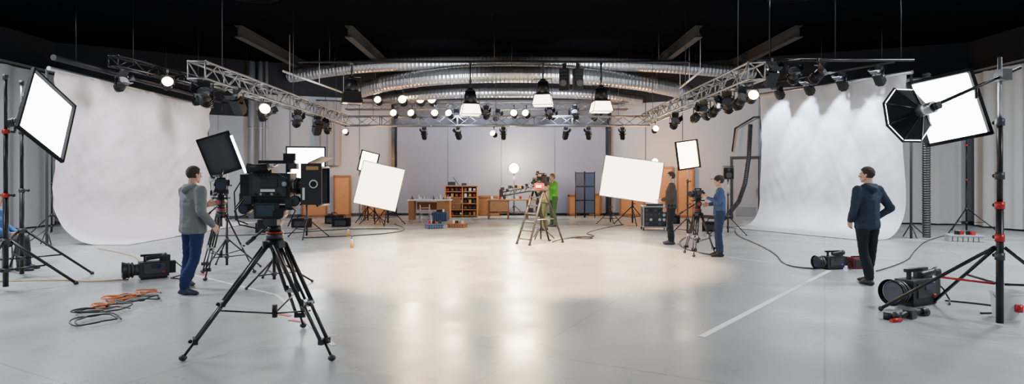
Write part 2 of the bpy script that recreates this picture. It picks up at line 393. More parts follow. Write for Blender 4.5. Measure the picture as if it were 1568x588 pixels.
for x,w,h in ((-.95,1.0,.85),(2.55,.45,.9),(3.45,.6,.95)):
    panel('wooden_panel',V((x,24.6,0)),0,w,h,WOOD if w<1 else WOODD)
c,a=onwall(P[5],P[6],.17,.08)
b=B(); 
for s in (-1,1):
    b.box((s*.47,0,1.15),(.9,.05,2.3),mat('door_grey',(.36,.365,.38),.5)); b.box((s*.08,-.05,1.05),(.03,.06,.3),SIL); b.box((s*.47,-.03,.3),(.7,.02,.35),SIL)
    b.box((s*.98,-.0,1.2),(.08,.1,2.4),DGR)
b.box((0,-.0,2.38),(2.05,.1,.08),DGR); b.obj('door_1',(c.x,c.y,0),a)
b=B(); pts=[(8.5,22.7,2.6),(8.6,22.65,3.5),(9.2,22.35,3.9),(10.4,21.85,3.95)]
b.tube(pts,.03,BLK); b.obj('wall_conduit')

# ------------------------------------------------------------ paper / cloth sweeps
def sweep(name,a,bb,fwd,H,ext,m,seed,rad=1.0,wr=.03):
    a=V((*a,0));bb=V((*bb,0)); f=V((*fwd,0)).normalized()
    prof=[]
    n1=26
    for i in range(n1+1): prof.append((0,H-(H-rad)*i/n1))
    for i in range(1,15):
        t=i/14*math.pi/2; prof.append((rad*(1-math.cos(t)),rad*(1-math.sin(t))+.012))
    for i in range(1,6): prof.append((rad+(ext-rad)*i/5,.012))
    nv=len(prof)-1
    def fn(u,v):
        d,z=prof[round(v*nv)]
        c=a.lerp(bb,u)
        fall=min(1,max(0,(z-.05)/1.2))
        w=wr*fall*(noise.noise(V((u*9+seed,z*.5,0)))*1.2+.5*noise.noise(V((u*26+z*2.2,z*1.4,seed))))
        w+=.5*wr*fall*noise.noise(V((u*14-z*3,z*2,seed+4)))
        edge=.05*math.sin(z*1.7)*fall*(1 if u>.5 else -1)*abs(u-.5)*2
        c=c+f*(d+w)+(bb-a).normalized()*edge
        zz=z+(.02*abs(noise.noise(V((u*12,seed,2)))) if d>ext*.8 else 0)
        return (c.x,c.y,zz)
    b=B(); b.grid(fn,120,nv,m)
    d=(bb-a).normalized()
    b.cyl(a-d*.2+V((0,0,H)),bb+d*.2+V((0,0,H)),.05,SIL)
    for e in (a-d*.1-f*.12,bb+d*.1-f*.12):
        b.cyl(e,e+V((0,0,H)),.03,DGR)
        for k in range(3):
            an=2.1*k; b.cyl(e+V((0,0,.4)),e+V((.3*math.cos(an),.3*math.sin(an),.02))-f*.2,.015,DGR,seg=6)
    return b.obj(name)
CYC=mat('backdrop_white_cloth',(.7,.66,.71),.65,var=.04,nscale=2)
CYC2=mat('backdrop_vinyl',(.62,.63,.69),.4,var=.05,nscale=2)
sweep('photo_backdrop_cloth',(-10.8,13.9),(-10.8,21.0),(1,0),4.15,1.75,CYC,3,rad=1.0,wr=.11)
sweep('photo_backdrop_vinyl',(8.25,19.5),(10.35,15.5),(-4,-2.1),4.35,1.55,CYC2,9,rad=.9,wr=.045)
def hose(name,pts,r,m,ribs=.06):
    b=B(); 
    for p,q in zip(pts[:-1],pts[1:]):
        p=V(p);q=V(q); L=(q-p).length; n=max(1,int(L/ribs))
        for i in range(n):
            a0=p.lerp(q,i/n); a1=p.lerp(q,(i+.5)/n); a2=p.lerp(q,(i+1)/n)
            b.cyl(a0,a1,r*.8,m,r2=r,seg=12,caps=False); b.cyl(a1,a2,r,m,r2=r*.8,seg=12,caps=False)
    return b.obj(name)
hose('flexible_air_hose',[(10.72,15.2,4.3),(10.72,15.2,3.0),(10.75,15.25,1.6),(10.72,15.2,.05)],.1,BLK2)
hose('flexible_air_hose',[(8.05,19.85,3.4),(8.0,19.85,2.3),(7.85,19.8,1.4),(7.6,19.7,.8),(7.1,19.5,.3),(6.8,19.4,.09)],.08,BLK2)

CURT=mat('white_curtain',(.6,.6,.61),.9,var=.05)
drape('white_curtain',(12.4,20.75),(15.0,19.65),.05,5.0,.08,.75,CURT)
drape('white_curtain',(15.15,19.3),(15.15,14.0),.05,5.0,.09,.8,CURT)
drape('white_curtain',(-15.2,14.0),(-15.2,19.6),.05,5.0,.05,1.3,CURT)

# ------------------------------------------------------------ trusses, ducts
def truss(name,a,bb,s=.32,m=TRS):
    a=V(a);bb=V(bb);L=(bb-a).length
    d=(bb-a)/L; up=V((0,0,1)); side=d.cross(up).normalized()
    b=B(); h=s/2
    cor=[(h,h),(h,-h),(-h,-h),(-h,h)]
    pt=lambda i,t:a+d*t+side*cor[i%4][0]+up*cor[i%4][1]
    for i in range(4): b.cyl(pt(i,0),pt(i,L),.024,m,seg=8)
    n=max(2,int(L/.45)); st=L/n
    for k in range(n):
        for i in range(4):
            if (k+i)%2: b.cyl(pt(i,k*st),pt(i+1,(k+1)*st),.013,m,seg=6)
            else: b.cyl(pt(i+1,k*st),pt(i,(k+1)*st),.013,m,seg=6)
        if k%3==0:
            for i in range(4): b.cyl(pt(i,k*st),pt(i+1,k*st),.016,m,seg=6)
    for t in (.1,.5,.9):
        c=a+d*L*t; b.cyl(c,(c.x,c.y,6.2),.008,DGR,seg=6)
    return b.obj(name)
truss('lighting_truss',(-5.85,10.9,3.6),(-5.85,20.55,3.6))
truss('lighting_truss',(-6.0,20.8,3.6),(4.85,20.8,3.6))
truss('lighting_truss',(4.7,11.3,3.65),(4.7,20.55,3.65))
truss('lighting_truss',(-6.6,23.4,4.45),(4.6,23.4,4.45),.28)
truss('lighting_truss',(-9.9,14.6,4.5),(-9.1,21.0,4.5),.26,BLK)
def pipe(name,a,bb,r=.03,m=BLK,hang=True):
    b=B(); b.cyl(a,bb,r,m)
    a=V(a);bb=V(bb)
    if hang:
        for t in (.08,.5,.92):
            c=a.lerp(bb,t); b.cyl(c,(c.x,c.y,6.2),.01,m,seg=6)
    return b.obj(name)
pipe('lighting_batten',(-10.3,13.2,4.3),(-10.3,21.8,4.3),.07)
pipe('lighting_batten',(-6,16.5,4.85),(5,16.5,4.85),.035)
pipe('lighting_batten',(5.0,12,4.0),(8.2,12,4.0),.03)
pipe('lighting_batten',(8.0,18.8,4.6),(9.9,15.2,4.6),.035)

def ductmat():
    m=mat('galvanised_duct',(.55,.56,.58),.3,.85)
    nt=m.node_tree;N=nt.nodes;L=nt.links
    tc=[n for n in N if n.type=='TEX_COORD'][0]
    w=N.new('ShaderNodeTexWave'); w.inputs['Scale'].default_value=2.2; w.bands_direction='X'
    L.new(tc.outputs['Object'],w.inputs['Vector'])
    bp=N.new('ShaderNodeBump'); bp.inputs['Strength'].default_value=.5; bp.inputs['Distance'].default_value=.03
    L.new(w.outputs['Fac'],bp.inputs['Height']); L.new(bp.outputs['Normal'],N['Principled BSDF'].inputs['Normal'])
    return m
DUCT=ductmat()
def duct(name,pts,r):
    P4=[V(p) for p in pts]; P4=[2*P4[0]-P4[1]]+P4+[2*P4[-1]-P4[-2]]
    out=[]
    for i in range(1,len(P4)-2):
        for k in range(10):
            t=k/10; p0,p1,p2,p3=P4[i-1:i+3]
            out.append(.5*((2*p1)+(-p0+p2)*t+(2*p0-5*p1+4*p2-p3)*t*t+(-p0+3*p1-3*p2+p3)*t**3))
    out.append(P4[-2])
    b=B(); n=len(out)
    def fn(u,v):
        i=min(n-1,round(u*(n-1))); d=(out[min(n-1,i+1)]-out[max(0,i-1)]).normalized()
        s=d.cross(V((0,0,1))).normalized(); w=s.cross(d)
        a=v*2*math.pi; return out[i]+s*math.cos(a)*r+w*math.sin(a)*r
    b.grid(fn,n-1,20,DUCT)
    for i in range(3,n-1,5):
        d=(out[i+1]-out[i]).normalized(); b.cyl(out[i]-d*.02,out[i]+d*.02,r*1.06,SIL,seg=20)
    for i in (6,n//2,n-7): b.cyl(out[i]+V((0,0,r)),(out[i].x,out[i].y,6.2),.012,DGR,seg=6)
    return b.obj(name)
duct('ventilation_duct',[(-6.4,23.3,4.95),(-4.2,21.2,5.05),(-1.5,20.1,5.1),(1.5,20.1,5.1),(4.4,21.2,5.05),(6.8,23.0,4.95)],.28)
duct('ventilation_duct',[(-5.6,24.2,4.75),(-3,22.6,4.8),(0,22.2,4.82),(3,22.6,4.8),(5.2,24.0,4.75)],.2)
duct('ventilation_duct',[(-8.5,22.6,5.5),(-5,21.0,5.6),(0,20.6,5.62),(5,21.0,5.6),(9.0,22.0,5.5)],.24)
BEAM=mat('beam_grey',(.05,.052,.058),.8,spec=.2)
for x in (-8.2,-4.9,5.6,8.6):
    b=B(); 
    for z in (6.15,5.82): b.box((x,20.3,z),(.22,5.4,.03),BEAM)
    b.box((x,20.3,5.99),(.03,5.4,.34),BEAM); b.obj('ceiling_beam')
for k,(p,q) in enumerate([((-7.2,18.5,4.95),(-6.6,23.6,4.95)),((6.0,18.5,5.0),(6.4,22.6,5.0))]):
    pipe('ceiling_conduit',p,q,.035,WHT,True)

# ------------------------------------------------------------ stage lights
def lamp_mesh(on,tilt=30,kind=0):
    b=B()
    b.X=Euler((R(-tilt),0,0)).to_matrix().to_4x4()
    if kind==0:
        b.cyl((0,.17,0),(0,-.1,0),.1,BLK,seg=20); b.cyl((0,.17,0),(0,.24,0),.1,BLK,r2=.05,seg=20)
        for y in (.05,.09,.13): b.cyl((0,y,0),(0,y+.012,0),.115,BLK,seg=20)
        b.cyl((0,-.1,0),(0,-.16,0),.1,BLK,r2=.125,seg=20,caps=False)
        b.cyl((0,-.135,0),(0,-.14,0),.108,ON if on else OFFL,seg=20)
        if on: b.ball((0,-.14,0),(.118,.06,.118),ON,14)
    else:
        b.box((0,.05,0),(.2,.3,.2),BLK); b.cyl((0,-.1,0),(0,-.17,0),.09,BLK,seg=20); b.cyl((0,-.17,0),(0,-.175,0),.08,ON if on else OFFL,seg=20)
        b.box((0,.22,0),(.15,.06,.15),BLK)
    if not on:
        for s in (1,-1):
            b.box((0,-.21,s*.14),(.2,.13,.006),BLK,(s*-28,0,0)); b.box((s*.14,-.21,0),(.006,.13,.18),BLK,(0,0,s*28))
    b.X=None
    for s in (1,-1): b.box((s*.135,0,.09),(.01,.03,.22),BLK); b.cyl((s*.1,0,0),(s*.16,0,0),.02,BLK)
    b.box((0,0,.2),(.28,.03,.012),BLK); b.cyl((0,0,.2),(0,0,.3),.014,BLK); b.box((0,0,.31),(.05,.06,.07),DGR)
    return b.mesh('stage_light')
LON=lamp_mesh(True,18); LOFF=lamp_mesh(False,35); LOFF2=lamp_mesh(False,55,1)
def L(me,x,y,z,rz=0,s=1): return inst(me,'stage_light',(x,y,z),rz,s)
L(LOFF,-5.85,11.2,3.14,15,1.1); L(LOFF2,-5.7,12.2,3.14,-10); L(LON,-5.75,13.6,3.14,35); L(LOFF,-6.0,14.3,3.14,60); L(LOFF,-5.85,16,3.14,30); L(LOFF2,-5.85,17.7,3.14,40,1.1); L(LOFF,-5.8,18.4,3.14,0); L(LON,-5.6,19.8,3.12,0,.7)
for y,on,rz in ((11.5,1,-10),(12.1,0,10),(12.8,0,-30),(13.6,0,20),(14.3,0,-40),(14.9,0,30),(17,0,0),(19.3,1,0)):
    L(LON if on else (LOFF if y>12 else LOFF2),4.7,y,3.17,rz,1 if not on else .8)
L(LOFF,5.75,12,3.69,-20); L(LOFF,6.25,12,3.69,25); L(LOFF2,5.3,12,3.69,0)
for x,on in ((-4.09,1),(-3.47,1),(-2.69,1),(-2.16,1),(-.9,0),(.07,1),(.5,1),(1.3,0),(2.2,0)):
    L(LON if on else LOFF,x,20.45,3.62+.18,random.uniform(-20,20),.95 if on else 1)
for x,on in ((-3.1,0),(-1.9,0),(-.64,1),(-.3,0),(1.9,0),(2.7,0),(3.9,0)):
    L(LON if on else LOFF2,x,20.75,3.13,random.uniform(-30,30),.8)
for x,s in ((-5.25,1.1),(-4.28,1.3),(-3.58,1.3),(-3.13,1.3)): L(LON,x,23.1,4.6,0,s)
for x in (-2.2,-.6,1.6,2.4,3.3): L(LOFF,x,23.2,4.0,random.uniform(-30,30),1)
L(LON,-9.2,15.7,4.1,30,1.1); L(LOFF,-9.9,14.9,3.97,60,1.1); L(LOFF,-9.6,18.0,4.0,60,1.1); L(LOFF2,-9.4,19.3,4.0,30,1.1); L(LON,-9.4,20.4,4.0,20,.8)
for t in (.15,.4,.65,.9):
    L(LOFF2,8.0+1.9*t,18.8-3.6*t,4.27,-60)
def flood_mesh(lit):
    b=B()
    b.cyl((0,0,.02),(0,0,.36),.2,BLK,r2=.15,seg=16); b.cyl((0,0,.36),(0,0,.44),.15,BLK,r2=.06,seg=16)
    b.box((0,0,.0),(.44,.42,.04),BLK)
    t,w,h=.22,.28,-.3
    c0=[(-t,-t,-.02),(t,-t,-.02),(t,t,-.02),(-t,t,-.02)]; c1=[(-w,-w,h),(w,-w,h),(w,w,h),(-w,w,h)]
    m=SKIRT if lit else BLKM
    for i in range(4):
        j=(i+1)%4; b.poly([c0[i],c0[j],c1[j],c1[i]],m)
    b.poly(c1[::-1],SKIRT if lit else OFFL)
    for i in range(4): b.cyl(c1[i],c1[(i+1)%4],.012,BLK,seg=6); b.cyl(c0[i],c1[i],.01,BLK,seg=6)
    for s in (1,-1): b.box((s*.25,0,.2),(.015,.04,.5),BLK)
    b.box((0,0,.45),(.52,.04,.015),BLK); b.cyl((0,0,.45),(0,0,.62),.02,BLK); b.box((0,0,.64),(.06,.08,.09),DGR)
    return b.mesh('studio_flood_light')
FL=flood_mesh(True); FO=flood_mesh(False)
inst(FL,'studio_flood_light',(-1.17,16.5,3.66),12); inst(FL,'studio_flood_light',(.87,16.5,3.92),-8); inst(FL,'studio_flood_light',(2.5,16.5,3.74),5); inst(FO,'studio_flood_light',(-4.5,16.5,3.98),20)
for x,z in ((-1.17,4.34),(.87,4.6),(2.5,4.42),(-4.5,4.66)):
    b=B(); b.cyl((0,0,0),(0,0,4.82-z),.02,BLK,seg=8); b.box((0,0,4.79-z),(.08,.08,.05),DGR); b.obj('suspension_rod',(x,16.5,z))
for x in (1.47,1.85):
    b=B(); b.box((0,0,0),(.26,.2,.62),BLK); b.cyl((0,-.1,-.1),(0,-.16,-.1),.09,OFFL,seg=16); b.box((0,0,.38),(.1,.05,.18),BLK)
    for z in (-.2,-.1,0,.1,.2): b.box((0,-.105,z+.05),(.22,.01,.02),DGR)
    b.obj('moving_head_light',(x,16.5,4.34),random.uniform(-20,20),bevel=.02)

# ------------------------------------------------------------ stands
def stand(name,loc,H,rad=.5,rz=0,hub=None,r=.018,m=BLK,red=False,legh=None):
    b=B(); hub=hub or rad*.9
    b.cyl((0,0,.06),(0,0,H*.45),r*1.25,m); b.cyl((0,0,H*.45),(0,0,H*.75),r,m); b.cyl((0,0,H*.75),(0,0,H),r*.75,SIL if not red else m)
    for z in (H*.45,H*.75): b.cyl((0,0,z-.03),(0,0,z+.03),r*1.7,RED if red else DGR); b.cyl((0,0,z),(r*3.6,0,z),r*.5,BLK); b.ball((r*4,0,z),r*.9,BLK,8)
    b.cyl((0,0,hub-.04),(0,0,hub+.04),r*2.2,DGR); low=hub*.42; b.cyl((0,0,low-.03),(0,0,low+.03),r*2,DGR)
    for k in range(3):
        a=R(rz+k*120); c,s=math.cos(a),math.sin(a)
        b.cyl((c*r*2,s*r*2,hub),(c*rad,s*rad,.02),r*.75,m,seg=8); b.ball((c*rad,s*rad,.02),r*1.2,BLK2,8)
        b.cyl((c*r*2,s*r*2,low),(c*rad*.55,s*rad*.55,hub*.46),r*.5,m,seg=6)
    b.cyl((0,0,H-.02),(0,0,H+.05),r*1.3,DGR)
    return b.obj(name,loc)
def softbox(name,loc,w,h,depth,lit,rot,m_lit=ONW,taper=.25,M2=None,axes=None):
    b=B(); w/=2;h/=2
    f=[(-w,0,-h),(w,0,-h),(w,0,h),(-w,0,h)]; k=[(x*taper,depth,z*taper) for x,_,z in f]
    for i in range(4):
        j=(i+1)%4; b.poly([f[i],k[i],k[j],f[j]],BLKM); b.cyl(f[i],f[j],.014,BLK,seg=6); b.cyl(f[i],k[i],.01,BLK,seg=6)
    b.poly(k,BLKM)
    g=.96; b.poly([(x*g,.012,z*g) for x,_,z in f],m_lit if lit else M2)
    for s in(1,-1):
        b.box((s*w,-.015,0),(.035,.05,2*h+.03),BLKM); b.box((0,-.015,s*h),(2*w+.03,.05,.035),BLKM)
    b.cyl((0,depth-.02,0),(0,depth+.22,0),.075,BLK,seg=16); b.box((0,depth+.12,-.1),(.05,.06,.16),DGR)
    for z in (.05,.1): b.cyl((0,depth+z,0),(0,depth+z+.012,0),.085,DGR,seg=16)
    e=tuple(R(a) for a in rot) if rot else None
    if axes:
        x=V(axes[0]).normalized(); z=V(axes[1]); z=(z-x*z.dot(x)).normalized(); y=z.cross(x)
        e=tuple(Matrix(((x.x,y.x,z.x),(x.y,y.y,z.y),(x.z,y.z,z.z))).to_euler())
    return b.obj(name,loc,rot=e)
stand('light_stand',(-7.84,9.4,0),3.1,.95,20,r=.026,hub=.75)
stand('light_stand',(-7.15,8.3,0),3.0,.8,-80,r=.028,hub=.7,red=True)
softbox('softbox_light',(-7.2,9.1,2.56),.9,1.16,.36,True,None,axes=((.06,.7,-.45),(-.28,.6,.97)))
b=B(); b.cyl((-7.84,9.4,2.42),(-7.62,9.15,2.5),.02,BLK); b.box((-7.84,9.4,2.42),(.08,.08,.1),DGR); b.obj('grip_arm')
stand('light_stand',(-13.0,16.6,0),3.2,.6,10,r=.018)
stand('light_stand',(-5.02,10.35,0),1.95,.55,15,r=.018,hub=.5)
softbox('softbox_light',(-5.02,10.1,2.0),.5,.66,.2,False,(6,-20,28),M2=mat('grey_silk',(.03,.035,.05),.35))
b=B(); b.box((0,0,0),(.04,.03,.68),mat('softbox_edge_glow',(1,1,1),.5,emit=(.9,.95,1),es=10)); b.box((0,.02,0),(.05,.02,.7),BLK); b.obj('softbox_edge_strip',(-4.7,10.1,2.0),rot=(R(6),R(-20),R(28)))  # glowing strip added to imitate the softbox's bright right edge
stand('light_stand',(-5.45,15.6,0),2.0,.6,40,r=.02,hub=.5)
softbox('softbox_light',(-5.4,15.4,1.85),.95,1.1,.35,True,(0,0,15))
def reflector(name,loc,w,h,rot,m):
    b=B(); 
    b.grid(lambda u,v:((u-.5)*w,.04*math.sin(u*3.14)*math.sin(v*3.14),(v-.5)*h),12,12,m)
    b.grid(lambda u,v:((u-.5)*w,.02+.04*math.sin(u*3.14)*math.sin(v*3.14),(v-.5)*h),12,12,BLKM)
    for s in (1,-1): b.cyl((s*w/2,0,-h/2),(s*w/2,0,h/2),.015,SIL); b.cyl((-w/2,0,s*h/2),(w/2,0,s*h/2),.015,SIL)
    b.cyl((-w/2,.06,0),(w/2,.06,0),.015,BLK); b.box((0,.08,0),(.1,.08,.12),BLK)
    return b.obj(name,loc,rot=tuple(R(a) for a in rot))
stand('light_stand',(-4.2,19.9,0),1.5,.6,30,r=.022,hub=.6); stand('light_stand',(-4.75,20.3,0),1.4,.5,80,r=.018)
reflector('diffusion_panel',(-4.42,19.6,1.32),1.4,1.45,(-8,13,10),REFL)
stand('light_stand',(-5.2,21.2,0),1.8,.6,0,r=.02); softbox('softbox_light',(-5.1,20.9,2.15),.66,.72,.25,True,(0,14,-10),ONWARM)
stand('light_stand',(4.1,20.0,0),1.6,.65,30,r=.022,hub=.6); stand('light_stand',(3.4,20.3,0),1.3,.5,70,r=.018)
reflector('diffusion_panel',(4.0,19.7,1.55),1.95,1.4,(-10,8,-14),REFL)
stand('light_stand',(4.66,15.6,0),2.0,.5,50,r=.02,hub=.5); softbox('softbox_light',(4.6,15.4,2.2),.62,.72,.25,True,(0,-8,14),ONWARM)
# work light at the back
stand('light_stand',(.08,23.75,0),1.7,.5,0,r=.02)
b=B(); WLM=mat('work_lamp_lit',(1,1,.9),.5,emit=(1,.88,.45),es=24)
b.cyl((0,.14,0),(0,.0,0),.12,BLK,r2=.21,seg=24); b.cyl((0,0,0),(0,-.03,0),.22,BLK,r2=.235,seg=24,caps=False); b.ball((0,-.0,0),(.2,.07,.2),WLM,20); b.cyl((0,.08,-.1),(0,.08,-.28),.02,BLK)
for s in (1,-1): b.box((s*.26,.03,-.1),(.012,.03,.3),BLK)
b.box((0,.03,-.25),(.52,.03,.012),BLK)
wl=b.obj('work_light',(.08,23.7,1.98)); light('POINT','work_lamp_bulb',(.08,23.95,2.3),220,(1,.85,.5),size=.1,parent=wl); light('POINT','work_lamp_bulb',(.08,23.4,1.98),150,(1,.85,.55),size=.12,parent=wl)
b=B()
H=2.9
b.cyl((0,0,.03),(0,0,1.3),.035,BLK,seg=16); b.cyl((0,0,1.3),(0,0,2.2),.028,BLK,seg=16); b.cyl((0,0,2.2),(0,0,H),.02,SIL,seg=16)
for z in (.75,.95,1.3,1.62,2.2): b.cyl((0,0,z-.04),(0,0,z+.04),.045,RED if z in (.95,1.3) else DGR,seg=16); b.cyl((0,0,z),(.09,0,z),.012,BLK); b.ball((.1,0,z),.022,BLK)
for a,l in ((62,1.1),(8,1.1),(-110,.9)):
    c,s=math.cos(R(a)),math.sin(R(a)); b.cyl((c*.04,s*.04,.85),(c*l,s*l,.03),.02,BLK,seg=10); b.cyl((c*.04,s*.04,.45),(c*l*.5,s*l*.5,.47),.013,RED if a==62 else BLK,seg=8); b.ball((c*l,s*l,.03),.03,BLK2)
b.obj('heavy_duty_light_stand',(5.27,6.35,0),78)
b=B(); b.cyl((4.5,6.35,2.35),(5.45,6.3,2.78),.018,BLK); b.box((5.27,6.31,2.7),(.1,.12,.12),DGR); b.cyl((5.0,6.33,2.575),(5.0,6.33,2.45),.015,BLK); b.obj('boom_arm')
softbox('softbox_light',(4.9,6.6,2.38),.62,.74,.25,True,(-8,-12,-14))
def octabox(name,loc,r,depth,rot):
    b=B(); n=8
    f=[(r*math.cos(R(22.5+45*i)),0,r*math.sin(R(22.5+45*i))) for i in range(n)]; k=[(x*.2,depth,z*.2) for x,_,z in f]
    for i in range(n):
        j=(i+1)%n; mid=[(f[i][q]*.75+k[i][q]*.25)*(1.06 if q!=1 else 1) for q in range(3)]; mid2=[(f[j][q]*.75+k[j][q]*.25)*(1.06 if q!=1 else 1) for q in range(3)]
        b.poly([f[i],mid,mid2,f[j]],BLKM); b.poly([mid,k[i],k[j],mid2],BLKM); b.cyl(mid,k[i],.008,BLK,seg=6); b.cyl(f[i],mid,.008,BLK,seg=6)
    b.poly(k,BLK); b.poly([(x*.95,.02,z*.95) for x,_,z in f],ONW)
    b.cyl((0,depth-.02,0),(0,depth+.16,0),.06,SIL,seg=16); b.cyl((0,depth+.16,0),(0,depth+.22,0),.04,BLK)
    b.ball((0,depth-.03,0),.075,BLK2)
    return b.obj(name,loc,rot=tuple(R(a) for a in rot))
octabox('octagonal_softbox',(4.3,6.4,2.28),.33,.16,(10,0,-166))
stand('light_stand',(13.3,17.2,0),3.4,.75,200,r=.018,red=True)
stand('light_stand',(6.1,16.6,0),1.5,.55,70,r=.018)
b=B(); b.box((0,0,0),(.28,.22,.34),BLK2); b.box((0,-.115,0),(.24,.01,.28),BLKM); b.cyl((0,-.115,-.05),(0,-.13,-.05),.08,DGR,seg=16); b.cyl((0,-.115,.1),(0,-.13,.1),.035,DGR); b.box((0,0,.2),(.3,.2,.02),BLK); b.obj('monitor_speaker',(6.1,16.6,1.72),-10,bevel=.01)

# ------------------------------------------------------------ cameras
def cine(name,loc,rz,scale=1,matte=True):
    b=B()
    b.box((-.03,0,.2),(.34,.17,.22),BLK2); b.box((-.03,-.088,.2),(.28,.012,.17),DGR); b.box((-.03,-.096,.23),(.14,.012,.07),mat('lcd_dark',(.02,.03,.04),.15))
    b.box((-.04,-.1,.165),(.12,.004,.022),WHT)
    for i in range(5): b.cyl((-.14+i*.045,-.09,.135),(-.14+i*.045,-.105,.135),.011,SIL if i%2 else BLK,seg=10)
    b.cyl((.1,-.09,.22),(.1,-.11,.22),.028,DGR,seg=16); b.cyl((.1,-.11,.22),(.1,-.114,.22),.02,SIL,seg=16)
    b.box((-.24,0,.2),(.08,.14,.2),BLK); b.box((-.1,0,.325),(.16,.14,.03),BLK)
    for i in range(6): b.box((-.13+i*.03,-.095,.29),(.018,.01,.012),DGR)
    for x in (-.1,.1): b.box((x,0,.36),(.03,.035,.09),BLK)
    b.box((0,0,.405),(.3,.04,.028),BLK); b.box((.14,0,.37),(.07,.06,.05),DGR)
    b.cyl((-.02,-.13,.36),(-.14,-.13,.35),.032,BLK,seg=14); b.cyl((-.14,-.13,.35),(-.19,-.13,.35),.032,BLK2,r2=.045,seg=14); b.cyl((.0,-.13,.36),(.0,0,.38),.012,SIL)
    b.box((.1,.02,.45),(.1,.03,.06),BLK); b.cyl((.1,.02,.4),(.1,.02,.44),.012,SIL)
    b.cyl((.14,0,.2),(.16,0,.2),.06,SIL,seg=24); b.cyl((.16,0,.2),(.2,0,.2),.065,BLK,r2=.07,seg=24); b.cyl((.17,0,.2),(.185,0,.2),.075,DGR,seg=30); b.cyl((.2,0,.2),(.26,0,.2),.07,BLK,r2=.085,seg=24); b.cyl((.215,0,.2),(.235,0,.2),.082,DGR,seg=30); b.cyl((.26,0,.2),(.265,0,.2),.075,GLS,seg=24)
    for s in (1,-1): b.cyl((-.26,s*.04,.06),(.34,s*.04,.06),.0095,SIL,seg=10)
    b.box((-.03,0,.075),(.3,.13,.05),DGR); b.box((-.03,0,.02),(.36,.1,.04),BLK)
    b.box((.2,0,.06),(.06,.12,.04),BLK); b.cyl((.2,-.06,.08),(.2,-.13,.08),.012,SIL); b.cyl((.2,-.13,.08),(.2,-.16,.08),.045,BLK,seg=20); b.cyl((.2,-.16,.08),(.2,-.163,.08),.038,DGR,seg=20)
    b.cyl((.28,.06,.1),(.28,.12,.1),.04,BLK,seg=20)
    if matte:
        x=.29
        b.box((x-.04,0,.2),(.03,.2,.2),BLK)
        o=[(x+.1,-.17,.04),(x+.1,.17,.04),(x+.1,.17,.36),(x+.1,-.17,.36)]; k=[(x-.03,-.11,.1),(x-.03,.11,.1),(x-.03,.11,.3),(x-.03,-.11,.3)]
        for i in range(4):
            j=(i+1)%4; b.poly([o[i],o[j],k[j],k[i]],BLK2); b.cyl(o[i],o[j],.01,BLK,seg=6); b.cyl(k[i],k[j],.008,BLK,seg=6)
        b.box((x+.08,0,.42),(.13,.34,.006),BLK,(0,-25,0)); 
        b.box((x+.06,-.2,.22),(.17,.012,.34),BLK2); b.cyl((x+.08,-.207,.22),(x+.08,-.211,.22),.035,WHT,seg=24); b.cyl((x+.08,-.211,.22),(x+.08,-.214,.22),.026,BLK,seg=24)
        b.box((x+.07,-.209,.35),(.1,.004,.03),mat('gold_label',(.5,.25,.08),.4)); b.box((x,-.209,.14),(.02,.004,.1),WHT)
    b.box((-.25,.02,.08),(.1,.12,.12),BLK2); b.box((-.2,-.1,.07),(.07,.05,.1),DGR)
    b.box((.02,.11,.25),(.14,.05,.1),BLK)
    pts=[(-.25,-.05,.12),(-.31,-.1,.02),(-.27,-.14,-.06),(-.18,-.13,-.02),(-.1,-.1,.08)]; b.tube(pts,.006,BLK)
    pts=[(.05,-.1,.3),(.16,-.16,.26),(.2,-.15,.12),(.12,-.12,.03),(0,-.1,.05)]; b.tube(pts,.005,BLK)
    pts=[(-.28,0,.28),(-.34,-.04,.15),(-.32,-.06,-.08),(-.22,-.05,-.12)]; b.tube(pts,.006,BLK)
    return b.obj(name,loc,rz,bevel=.004,scale=scale)
def tripod(name,loc,H,rad,rz=0,angs=(90,210,330),k=1):
    b=B()
    b.cyl((0,0,H-.26),(0,0,H-.2),.075,DGR,seg=24); b.cyl((0,0,H-.2),(0,0,H-.185),.078,RED,seg=24); b.cyl((0,0,H-.185),(0,0,H-.13),.06,BLK,seg=24)
    b.cyl((0,-.08,H-.08),(0,.08,H-.08),.062,BLK,seg=24); b.cyl((0,-.1,H-.08),(0,-.08,H-.08),.045,DGR,seg=24); b.cyl((0,-.105,H-.08),(0,-.1,H-.08),.03,RED,seg=20)
    b.box((0,0,H-.012),(.26,.1,.024),BLK); b.cyl((-.02,.07,H-.08),(-.35,.2,H-.32),.012,BLK); b.cyl((-.26,.165,H-.255),(-.35,.2,H-.32),.02,BLK2)
    b.cyl((0,0,H-.34),(0,0,H-.26),.05,BLK,r2=.09,seg=20); b.cyl((0,0,H-.48),(0,0,H-.34),.02,BLK)
    top=H-.3
    for a in angs:
        a=R(a+rz); c,s=math.cos(a),math.sin(a); t=V((-s,c,0))
        hi=V((c*.07,s*.07,top)); lo=V((c*rad,s*rad,.03)); b.box(hi,(.07,.07,.06),DGR,(0,0,math.degrees(a)))
        for sg in (1,-1):
            b.cyl(hi+t*.045*sg*k,hi.lerp(lo,.55)+t*.04*sg*k,.013*k,BLK); 
            b.cyl(hi.lerp(lo,.5)+t*.028*sg*k,hi.lerp(lo,.86)+t*.025*sg*k,.011*k,mat('carbon_tube',(.04,.04,.045),.3,.3))
        b.cyl(hi,hi.lerp(lo,.5),.013,BLK)
        for u in (.54,.86): q=hi.lerp(lo,u); b.box(q,(.04,.11,.05),SIL if u<.6 else BLK,(0,0,math.degrees(a))); b.ball(q+V((c*.04,s*.04,0)),.018,BLK)
        b.cyl(hi.lerp(lo,.86),lo,.012,BLK); b.ball(lo,(.035,.035,.028),BLK2)
        mid=hi.lerp(lo,.6); b.cyl((0,0,mid.z-.08),mid,.008,BLK,seg=6)
    b.cyl((0,0,top*.3),(0,0,top*.42),.025,BLK)
    return b.obj(name,loc)
